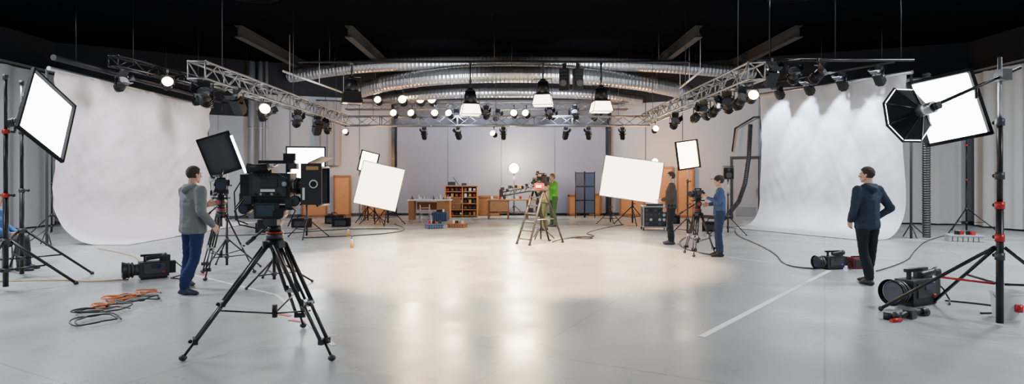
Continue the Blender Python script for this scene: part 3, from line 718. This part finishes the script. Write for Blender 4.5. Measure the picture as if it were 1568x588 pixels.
tripod('camera_tripod',(-2.22,5.5,0),1.28,.75,angs=(210,330,90),k=1.5)
cine('cinema_camera',(-2.2,5.5,1.3),2,1.1)
b=B()
b.box((0,0,0),(.2,.08,.14),BLK2); b.box((0,-.042,0),(.16,.004,.1),mat('lcd2',(.03,.05,.07),.12)); b.cyl((.14,0,-.02),(.14,-.14,-.02),.05,BLK,seg=20); b.cyl((-.17,.02,.02),(-.17,-.1,.02),.045,BLK,seg=20); b.cyl((-.17,-.1,.02),(-.17,-.104,.02),.036,GLS,seg=20)
b.box((.05,-.02,-.1),(.12,.1,.06),DGR); b.box((-.04,-.02,-.12),(.07,.08,.08),BLK2,(0,0,20)); b.box((.2,.0,.06),(.06,.06,.08),BLK2); b.tube([(-.2,0,.1),(-.27,-.03,0),(-.22,-.05,-.12),(-.05,-.05,-.16)],.007,BLK); b.tube([(.15,0,.1),(.26,-.03,.0),(.2,-.05,-.14)],.006,BLK)
b.obj('camera_monitor',(-2.22,5.32,1.3),5,bevel=.005)
tripod('camera_tripod',(-4.75,9.6,0),1.28,.5,angs=(30,150,270))
cine('cinema_camera',(-4.75,9.6,1.28),-65,.95,False)
stand('light_stand',(-3.6,8.9,0),1.25,.55,10,r=.02,hub=.35)
b=B(); b.box((0,0,0),(.2,.12,.14),BLK2); b.cyl((-.1,0,0),(-.22,0,0),.06,BLK,seg=20); b.cyl((-.22,0,0),(-.225,0,0),.05,GLS,seg=20); b.box((.02,0,.1),(.16,.03,.025),BLK); b.box((.02,0,-.09),(.08,.08,.05),DGR); b.obj('camcorder',(-3.6,8.9,1.415),-20,bevel=.01)

def floorcam(name,loc,rz,s=1,accent=RED):
    b=B()
    b.box((0,0,.13),(.34,.17,.2),BLK2); b.box((.2,0,.14),(.1,.13,.16),BLK); b.box((0,-.09,.14),(.24,.015,.13),DGR); b.box((.02,-.1,.17),(.1,.01,.05),GLS)
    b.cyl((-.17,0,.13),(-.22,0,.13),.075,DGR,seg=24); b.cyl((-.22,0,.13),(-.31,0,.13),.08,BLK,r2=.1,seg=24); b.cyl((-.31,0,.13),(-.35,0,.13),.1,BLK,r2=.118,seg=24,caps=False); b.cyl((-.315,0,.13),(-.32,0,.13),.09,GLS,seg=24)
    for x in (-.23,-.27): b.cyl((x,0,.13),(x-.02,0,.13),.1,DGR,seg=30)
    for x in (-.1,.12): b.box((x,0,.26),(.03,.03,.08),BLK)
    b.box((0,0,.31),(.3,.035,.03),BLK); b.cyl((-.1,-.1,.28),(.08,-.1,.3),.03,BLK); b.cyl((.08,-.1,.3),(.13,-.1,.3),.03,BLK2,r2=.045)
    b.box((-.02,.1,.14),(.2,.04,.1),BLK2); b.box((.1,-.1,.09),(.04,.015,.02),accent); b.box((.13,.02,.26),(.12,.1,.08),BLK2)
    b.box((0,0,.015),(.3,.15,.03),BLK)
    b.tube([(.25,0,.2),(.33,-.04,.12),(.32,-.1,.03),(.2,-.17,.012)],.008,BLK)
    return b.obj(name,loc,rz,bevel=.008,scale=s)
floorcam('video_camera',(-5.7,9.35,0),38,1.2)
floorcam('video_camera',(5.62,10.3,0),12,1.0,mat('blue_accent',(.02,.1,.5),.4))
b=B(); b.box((0,0,.1),(.2,.16,.2),mat('red_bag',(.2,.02,.03),.7)); b.box((0,0,.21),(.16,.05,.03),BLK); b.box((0,-.085,.1),(.16,.02,.14),BLK2); b.obj('battery_bag',(6.05,10.35,0),10,bevel=.02)
floorcam('video_camera',(5.12,7.45,0),24,1.4)
b=B(); b.tube([(0,0,.05),(-.2,-.12,.06),(-.42,-.22,.045)],.035,BLK); b.ball((-.42,-.22,.05),.05,BLK2); b.cyl((-.42,-.22,.04),(-.52,-.15,.04),.04,BLK); b.box((-.2,-.12,.05),(.1,.1,.1),DGR,(0,0,30)); b.cyl((0,0,.04),(.1,.04,.04),.05,BLK); b.cyl((-.4,-.27,.02),(-.53,-.31,.02),.022,RED); b.obj('magic_arm_clamp',(4.72,6.8,0))

# ------------------------------------------------------------ cables
def cable(name,pts,r,m,z=.012):
    c=bpy.data.curves.new(name,'CURVE'); c.dimensions='3D'; c.bevel_depth=r; c.bevel_resolution=2
    for pl in pts:
        s=c.splines.new('NURBS'); s.points.add(len(pl)-1); s.order_u=3; s.use_endpoint_u=True
        for i,p in enumerate(pl): s.points[i].co=(p[0],p[1],(p[2] if len(p)>2 else z),1)
    c.materials.append(m); o=bpy.data.objects.new(name,c); COL.objects.link(o); return o
ORG=mat('orange_cable',(.6,.16,.04),.5); YEL=mat('yellow_cable',(.5,.33,.1),.5); CBK=mat('black_cable',(.015,.015,.017),.5)
def coil(cx,cy,n,r0,r1,z0=.012):
    pts=[]; 
    for i in range(n*8):
        a=i/8*2*math.pi; r=random.uniform(r0,r1); pts.append((cx+r*math.cos(a)*1.0+random.uniform(-.03,.03),cy+r*math.sin(a)+random.uniform(-.03,.03),z0+random.uniform(0,.05)))
    return pts
cable('orange_cable_coil',[coil(-5.15,7.7,3,.1,.24),coil(-5.0,8.1,2,.05,.2),coil(-5.0,7.2,2,.05,.16)],.009,ORG)
cable('black_cable_coil',[coil(-4.9,7.0,3,.12,.36),coil(-4.8,7.6,3,.1,.35),coil(-4.6,6.5,2,.15,.3),[(-4.6,8.1),(-4.7,8.8),(-5.1,9.2),(-5.4,9.3)]],.009,CBK)
cable('yellow_power_cable',[[(-9.3,13.2),(-8.0,12.3),(-6.9,11.0),(-6.2,9.8),(-5.9,9.5)],[(-7.9,9.0),(-7.0,9.2),(-6.4,8.9),(-6.0,9.2)]],.01,YEL)
cable('black_power_cable',[[(6.9,18.2),(6.2,16.4),(5.9,14.2),(5.5,12.2),(4.9,10.6),(5.3,10.2),(5.5,10.4)],[(6.2,10.0),(7.4,11.0),(8.6,12.6),(11,15.5),(13,17)],[(5.6,7.6),(6.1,7.3),(5.9,6.9),(5.5,6.9)]],.011,CBK)
cable('black_power_cable',[[(-5.5,15.5),(-3.8,16.2),(-3,18),(-4,20)],[(-8.2,16),(-6.5,16.4),(-5.2,18.5),(-3.5,18.2)],[(1.0,14.5),(1.4,15.6),(2.4,15.8),(1.9,17.0),(3.8,20)],[(4.2,12),(3.4,13.1),(4.6,15.6)]],.013,CBK)
cable('floor_cable',[[(1.6,15.6),(1.9,15.9),(2.2,15.5),(1.9,15.2),(1.5,15.7),(2.0,15.8)]],.014,CBK)

# ------------------------------------------------------------ floor marks
TAPE=mat('white_floor_tape',(.85,.85,.85),.5); TAPER=mat('red_floor_tape',(.7,.05,.08),.5)
def tape(name,a,bb,w,m):
    a=V((*a,0));bb=V((*bb,0));c=(a+bb)/2;d=bb-a
    b=B(); b.box((c.x,c.y,.003),(d.length,w,.004),m,(0,0,math.degrees(math.atan2(d.y,d.x)))); return b.obj(name)
tape('floor_line',(1.9,5.9),(5.45,10.1),.07,TAPE); tape('floor_line',(5.45,10.1),(2.6,14.6),.03,TAPE)
tape('floor_line',(-3.2,8.0),(-6.4,10.6),.04,TAPE); tape('floor_line',(-3.2,8.0),(-1.7,5.6),.05,TAPE)
for p in ((-2.75,6.9,-30),(-2.5,6.6,-25),(-5.35,10.1,-40),(-5.2,9.8,-40),(6.25,9.2,0),(-8.3,17.2,0),(6.6,15,0)):
    a=R(p[2]); tape('floor_tape_mark',(p[0],p[1]),(p[0]+.22*math.cos(a),p[1]+.22*math.sin(a)),.05,TAPER)

# ------------------------------------------------------------ furniture at the back
b=B(); b.box((0,0,.74),(1.65,.7,.04),mat('table_top_white',(.75,.74,.7),.4))
for s in (-1,1): b.box((s*.68,0,.36),(.2,.6,.72),WOOD); 
b.box((.05,.28,.5),(1.2,.03,.3),WOOD); b.box((.45,-.1,.36),(.3,.5,.7),WOOD)
b.obj('work_table',(-3.15,22.6,0),0,bevel=.005)
b=B()
for i in range(16):
    x=random.uniform(-.75,.75);h=random.uniform(.05,.18); b.cyl((x,random.uniform(-.2,.2),0),(x,random.uniform(-.2,.2),h),.03,random.choice([WHT,RED,BLK2,SIL,YEL]),r2=.015)
b.obj('bottles_and_tools',(-3.15,22.6,.765))
BLU=mat('blue_crate',(.05,.1,.2),.5)
def crate(name,loc,rz,m,w=.5,h=.32):
    b=B()
    for s in (-1,1): b.box((0,s*.17,h/2),(w,.02,h),m); b.box((s*w/2,0,h/2),(.02,.36,h),m)
    b.box((0,0,.02),(w,.36,.03),m)
    for s in(-1,1):
        for i in range(6): b.box((-w/2+.06+i*w/6.5,s*.185,h*.45),(.015,.01,h*.7),BLK)
    b.box((0,0,h+.0),(w+.04,.4,.03),m)
    for i in range(7): b.box((random.uniform(-.18,.18),random.uniform(-.1,.1),h+.04),(.1,.08,.14),random.choice([SIL,BLK,RED,WHT,BLK2]),(0,0,random.uniform(0,90)))
    return b.obj(name,loc,rz,bevel=.006)
crate('storage_crate',(-2.65,21.7,0),0,BLU); crate('storage_crate',(-2.45,18.5,0),20,BLU,.5,.14); crate('tool_tray',(-1.75,18.9,0),-10,WOODD,.55,.12)
b=B()
for i in range(3):
    b.box((0,-.1+i*.12,.15+i*.18),(.34,.12,.02),SIL)
for s in(-1,1): b.cyl((s*.17,-.25,.0),(s*.17,.15,.62),.014,SIL); b.cyl((s*.17,.3,0),(s*.17,.15,.62),.014,SIL)
b.obj('step_stool',(-3.1,21.1,0),20)
b=B(); b.box((0,.2,.62),(1.3,.04,1.25),WOODD); b.box((0,0,1.26),(1.36,.46,.04),WOOD)
for s in(-1,1): b.box((s*.64,0,.62),(.05,.44,1.25),WOOD)
b.box((0.05,0,.62),(.04,.42,1.2),WOOD)
for z in (.06,.3,.55,.8,1.03): b.box((0,0,z),(1.28,.42,.03),WOOD)
for z in (.42,.67): b.box((-.3,-.2,z),(.58,.03,.2),WOODD); b.cyl((-.3,-.22,z),(-.3,-.25,z),.02,SIL)
for z in (.09,.33,.58,.83,1.06):
    for i in range(7):
        x=-.55+i*.18; 
        if abs(x-.05)<.05: continue
        b.box((x,-.05,z+.06),(.1,.15,random.uniform(.08,.15)),random.choice([BLK2,WHT,WOODD,RED,DGR,YEL]))
b.box((-.4,0,1.36),(.3,.2,.14),BLK2); b.cyl((.3,0,1.28),(.36,0,1.5),.02,SIL); b.box((.1,0,1.33),(.2,.15,.1),DGR); b.cyl((-.1,0,1.28),(-.35,.0,1.62),.012,BLK)
b.obj('wooden_tool_cabinet',(-2.05,23.9,0),0,bevel=.005)
b=B(); b.box((0,0,.74),(2.4,.6,.05),WOOD)
for x in (-1.1,-.35,.4,1.1): b.box((x,0,.36),(.07,.5,.72),WOODD)
b.box((0,.1,.25),(2.3,.4,.03),WOODD); b.box((-.7,-.25,.5),(.7,.04,.42),WOOD)
for i in range(14): b.box((random.uniform(-1.1,1.1),random.uniform(-.2,.2),.82),(.09,.1,random.uniform(.06,.2)),random.choice([BLK2,SIL,RED,WHT,WOODD]))
for i in range(6): b.box((random.uniform(-1,1),0,.34),(.2,.25,.16),random.choice([DGR,SIL,BLK2]))
b.obj('workbench',(.2,22.9,0),0,bevel=.004)
b=B(); b.box((0,0,.6),(.34,.3,1.2),DGR); b.box((0,-.16,.6),(.3,.02,1.1),BLK2); b.box((0,0,1.5),(.3,.28,.56),WOODD); b.box((0,-.145,1.5),(.24,.02,.46),WOOD); b.obj('equipment_locker',(1.15,24.2,0),bevel=.005)
SCR=mat('screen_blue_grey',(.08,.1,.15),.6)
b=B()
for i,(x,a) in enumerate(((-.2,25),(.2,-25))):
    b.box((x,0,.98),(.4,.02,1.62),SCR,(0,0,a))
    for s in (-1,1):
        dx=.2*math.cos(R(a))*s; dy=.2*math.sin(R(a))*s
        b.cyl((x+dx,dy,0),(x+dx,dy,1.85),.018,BLK)
    for z in (.18,.7,1.25,1.79): b.box((x,-.015,z),(.4,.03,.03),BLK,(0,0,a))
b.obj('folding_screen',(2.9,23.4,0),0)
b=B(); w,d,h=.7,.5,.62
for x in (-1,1):
    for y in (-1,1):
        b.box((x*w/2,y*d/2,h/2+.1),(.035,.035,h),SIL); b.ball((x*w/2,y*d/2,.72),.035,SIL); b.cyl((x*w/2-.02,y*d/2,.05),(x*w/2+.02,y*d/2,.05),.05,BLK2,seg=14)
for z in (.1,.72):
    for s in (-1,1): b.box((0,s*d/2,z),(w,.035,.035),SIL); b.box((s*w/2,0,z),(.035,d,.035),SIL)
b.box((0,0,.41),(w-.03,d-.03,h-.03),BLK2)
for i in range(5):
    for j in range(4): b.cyl((-.26+i*.13,-.25,.19+j*.14),(-.26+i*.13,-.26,.19+j*.14),.045,random.choice([SIL,DGR,GLS]),seg=12)
b.box((0,0,.78),(.5,.3,.06),DGR); b.obj('flight_case',(4.35,18.0,0),-5,bevel=.004)
for x,y,m in ((-4.45,16.0,YEL),(-3.65,13.4,YEL),(-3.75,13.8,BLU)):
    b=B(); b.cyl((0,0,0),(0,0,.16),.04,m,seg=16); b.cyl((0,0,.16),(0,0,.2),.04,WHT,r2=.018,seg=16); b.cyl((0,0,.2),(0,0,.24),.02,BLU,seg=12); b.obj('spray_bottle',(x,y,0))
b=B(); b.cyl((0,0,.0),(0,0,.3),.13,WHT,r2=.16,seg=28,caps=False); b.cyl((0,0,.005),(0,0,.012),.13,WHT,seg=28); b.cyl((0,0,.285),(0,0,.305),.168,WHT,seg=28,caps=False); b.cyl((0,0,.2),(0,0,.21),.14,mat('bucket_fill',(.3,.3,.32),.6),seg=28); b.cyl((0,-.158,.1),(0,-.162,.18),.04,RED,seg=12)
b.tube([(.165*math.cos(R(a)),-.17*math.sin(R(a))*.6,.27-.12*math.sin(R(a))) for a in range(0,181,20)],.005,SIL); b.obj('plastic_bucket',(5.66,6.72,0))
def ladder(loc,rz):
    b=B(); H=1.28
    for s in (-1,1):
        b.cyl((-.5,s*.24,0.02),(-.03,s*.18,H),.028,DGR); b.cyl((.55,s*.26,0.02),(.03,s*.18,H),.024,BLK)
        for x in (-.5,.55): b.box((x,s*.24,.02),(.06,.04,.04),BLK2)
    for i in range(6):
        t=(i+.7)/6.5; x=-.5+.47*t; b.box((x,0,H*t),(.1,.44-.06*t,.03),DGR)
    b.cyl((.3,-.22,.6),(.3,.22,.6),.012,BLK); b.cyl((.16,-.2,.98),(.16,.2,.98),.012,BLK); b.cyl((-.27,-.2,.6),(.3,-.22,.6),.01,SIL)
    b.box((0,0,H+.01),(.34,.42,.03),DGR); return b.obj('step_ladder',loc,rz)
ladder((.66,14.3,0),38)
b=B(); b.box((0,0,.08),(.22,.18,.14),RED); b.box((0,-.095,.08),(.14,.01,.06),WHT); b.box((0,0,.16),(.18,.14,.02),BLK); b.box((0,0,.19),(.1,.02,.03),BLK); b.obj('battery_case',(.66,14.25,1.305),-10,bevel=.01)
b=B()
b.cyl((-.75,0,1.12),(.25,0,1.3),.022,DGR); b.cyl((-.75,0,1.22),(.25,0,1.4),.016,DGR)
for i in range(7): b.cyl((-.7+i*.13,0,1.125+.023*i),(-.64+i*.13,0,1.23+.023*i),.01,DGR)
b.box((-.78,0,1.2),(.1,.12,.2),BLK); b.cyl((-.8,-.02,1.32),(-.7,-.02,1.32),.05,BLK); b.ball((.25,0,1.33),.05,BLK)
for i in range(16): b.box((-.62+i*.055,-.04,1.26+.01*i+random.uniform(0,.09)),(.05,.06,.08),random.choice([SIL,BLK,WOOD,DGR,YEL,BLK]),(0,0,random.uniform(0,60)))
b.box((.25,0,.67),(.04,.04,1.34),BLK); 
for a in (0,120,240): b.cyl((.25,0,.35),(.25+.35*math.cos(R(a)),.35*math.sin(R(a)),.015),.014,BLK)
b.obj('camera_jib',(.5,15.3,0),0)
cine('cinema_camera',(.75,15.3,1.385),175,.8,False)
crate('storage_crate',(11.3,14.7,0),-20,mat('grey_crate',(.35,.36,.38),.5),.7,.16)
for p in ((-6.2,20.5),(-5.6,19.3),(-7.2,17.2),(5.6,20.6),(6.0,17.6),(-6.8,19.0)):
    b=B(); b.box((0,0,.14),(.55,.35,.28),BLKM); b.box((0,-.18,.12),(.35,.05,.16),BLK2); b.tube([(-.15,0,.28),(-.1,0,.38),(.1,0,.38),(.15,0,.28)],.015,BLK); b.obj('equipment_bag',(p[0],p[1],0),random.uniform(-30,30),bevel=.04)
tripod('camera_tripod',(3.84,12.15,0),1.14,.36,angs=(0,120,240)); 
b=B(); b.box((0,0,.12),(.2,.12,.16),BLK2); b.cyl((-.1,0,.12),(-.18,0,.12),.055,BLK,r2=.065,seg=20); b.cyl((-.18,0,.12),(-.185,0,.12),.055,GLS,seg=20); b.box((.0,0,.23),(.16,.03,.025),BLK); b.box((-.06,0,.21),(.025,.03,.05),BLK); b.box((.06,0,.21),(.025,.03,.05),BLK); b.box((0,-.08,.14),(.1,.02,.07),DGR); b.box((0,0,.02),(.12,.08,.04),BLK); b.cyl((.1,0,.14),(.15,0,.14),.03,BLK2); b.obj('camcorder',(3.84,12.15,1.14),10,bevel=.006)

# ------------------------------------------------------------ lights
COOL=(.9,.96,1); WARM=(1,.6,.33)
def added_fill_light(x,y,z,p,c=COOL,size=1.1):  # ambient fill added above the frame, dressed in invented ceiling housings
    b=B(); b.cyl((0,0,.02),(0,0,.3),.6,BLKM,seg=24,caps=False); b.cyl((0,0,.3),(0,0,.32),.6,BLK,seg=24); b.cyl((0,0,.32),(0,0,6.2-z),.02,BLK)
    o=b.obj('added_fill_light',(x,y,z)); light('AREA','added_fill_lamp',(x,y,z),p,c,(x,y+.001,0),size,parent=o)
for x in (-9,0,9):
    for y in (2.5,9): added_fill_light(x,y,5.6,(520 if x else 100))
added_fill_light(-6,13.5,5.75,130); added_fill_light(6.5,13.5,5.75,110); added_fill_light(-12.5,12,5.6,480); added_fill_light(12.5,12,5.6,480)
light('SPOT','pool_spotlight',(-.1,11.7,5.9),12000,WARM,(-.1,11.71,0),.12,74,.3)
light('SPOT','pool_spotlight',(-2.5,13.8,5.8),2600,(1,.7,.43),(-1,15.2,0),.1,72,.6); light('SPOT','pool_spotlight',(2.5,13.8,5.8),2600,(1,.7,.43),(1,15.5,0),.1,72,.6)
for x,tx in ((-3.4,-2.6),(-2.1,-.6),(.1,.1),(.5,1.5)):
    light('SPOT','truss_spot_lamp',(x,20.2,3.75),1000,(1,.7,.42),(tx,12,0),.1,45,.6)
for t in (.1,.37,.63,.9):
    x,y=8.0+1.9*t-.5,18.8-3.6*t-.25; light('SPOT','backdrop_wash_lamp',(x,y,4.7),800,(.76,.86,1),(x+.9,y+.5,3.0),.06,58,.35)
for y in (15,17.5,20): light('SPOT','backdrop_wash_lamp',(-8.4,y,4.7),450,(.97,.95,1),(-10.8,y,1.8),.3,100,.8)
light('POINT','practical_lamp',(-5.6,22.4,2.5),150,(1,.5,.18),size=.1); light('POINT','practical_lamp',(5.4,22.2,2.5),240,(1,.5,.18),size=.1)
light('SPOT','added_wall_fill',(-2,20.4,4.1),750,(.72,.8,1),(-1.5,25,1.8),.3,125,.8); light('SPOT','added_wall_fill',(2,20.4,4.1),750,(.72,.8,1),(1.5,25,1.8),.3,125,.8)  # cool fill spots added to brighten the walls, without fixtures
light('SPOT','added_wall_fill',(-6.2,19.0,4.3),450,(.75,.84,1),(-8.6,24,2.6),.3,100,.8); light('SPOT','added_wall_fill',(5.4,19.0,4.3),450,(.75,.84,1),(8.0,23,2.8),.3,100,.8)
light('SPOT','added_rig_fill',(-2.5,18.2,4.3),380,(.85,.92,1),(-2.5,22,5.2),.2,100,.8); light('SPOT','added_rig_fill',(2.5,18.2,4.3),380,(.85,.92,1),(2.5,22,5.2),.2,100,.8)  # upward fill added to lighten ducts and rig, without fixtures
for x,z in ((-5.6,22.4),(5.4,22.2)):
    b=B(); b.cyl((0,0,0),(0,0,2.08),.015,BLK); b.cyl((0,0,2.04),(0,0,2.1),.05,BLK)
    for k in range(3): a=R(k*120+20); b.cyl((0,0,.4),(.35*math.cos(a),.35*math.sin(a),.015),.012,BLK)
    b.ball((0,0,2.2),.12,ON,14); b.obj('practical_globe_lamp',(x,z,0))

w=bpy.data.worlds.new('studio_world'); w.use_nodes=True; w.node_tree.nodes['Background'].inputs[0].default_value=(.5,.55,.6,1); w.node_tree.nodes['Background'].inputs[1].default_value=.1; SC.world=w
cd=bpy.data.cameras.new('camera'); cam=bpy.data.objects.new('camera',cd); COL.objects.link(cam)
cam.location=(0,0,1.6); cam.rotation_euler=(R(90),0,0); cd.sensor_width=36; cd.lens=900/1568*36; cd.shift_y=-22/1568; cd.clip_end=200
SC.camera=cam
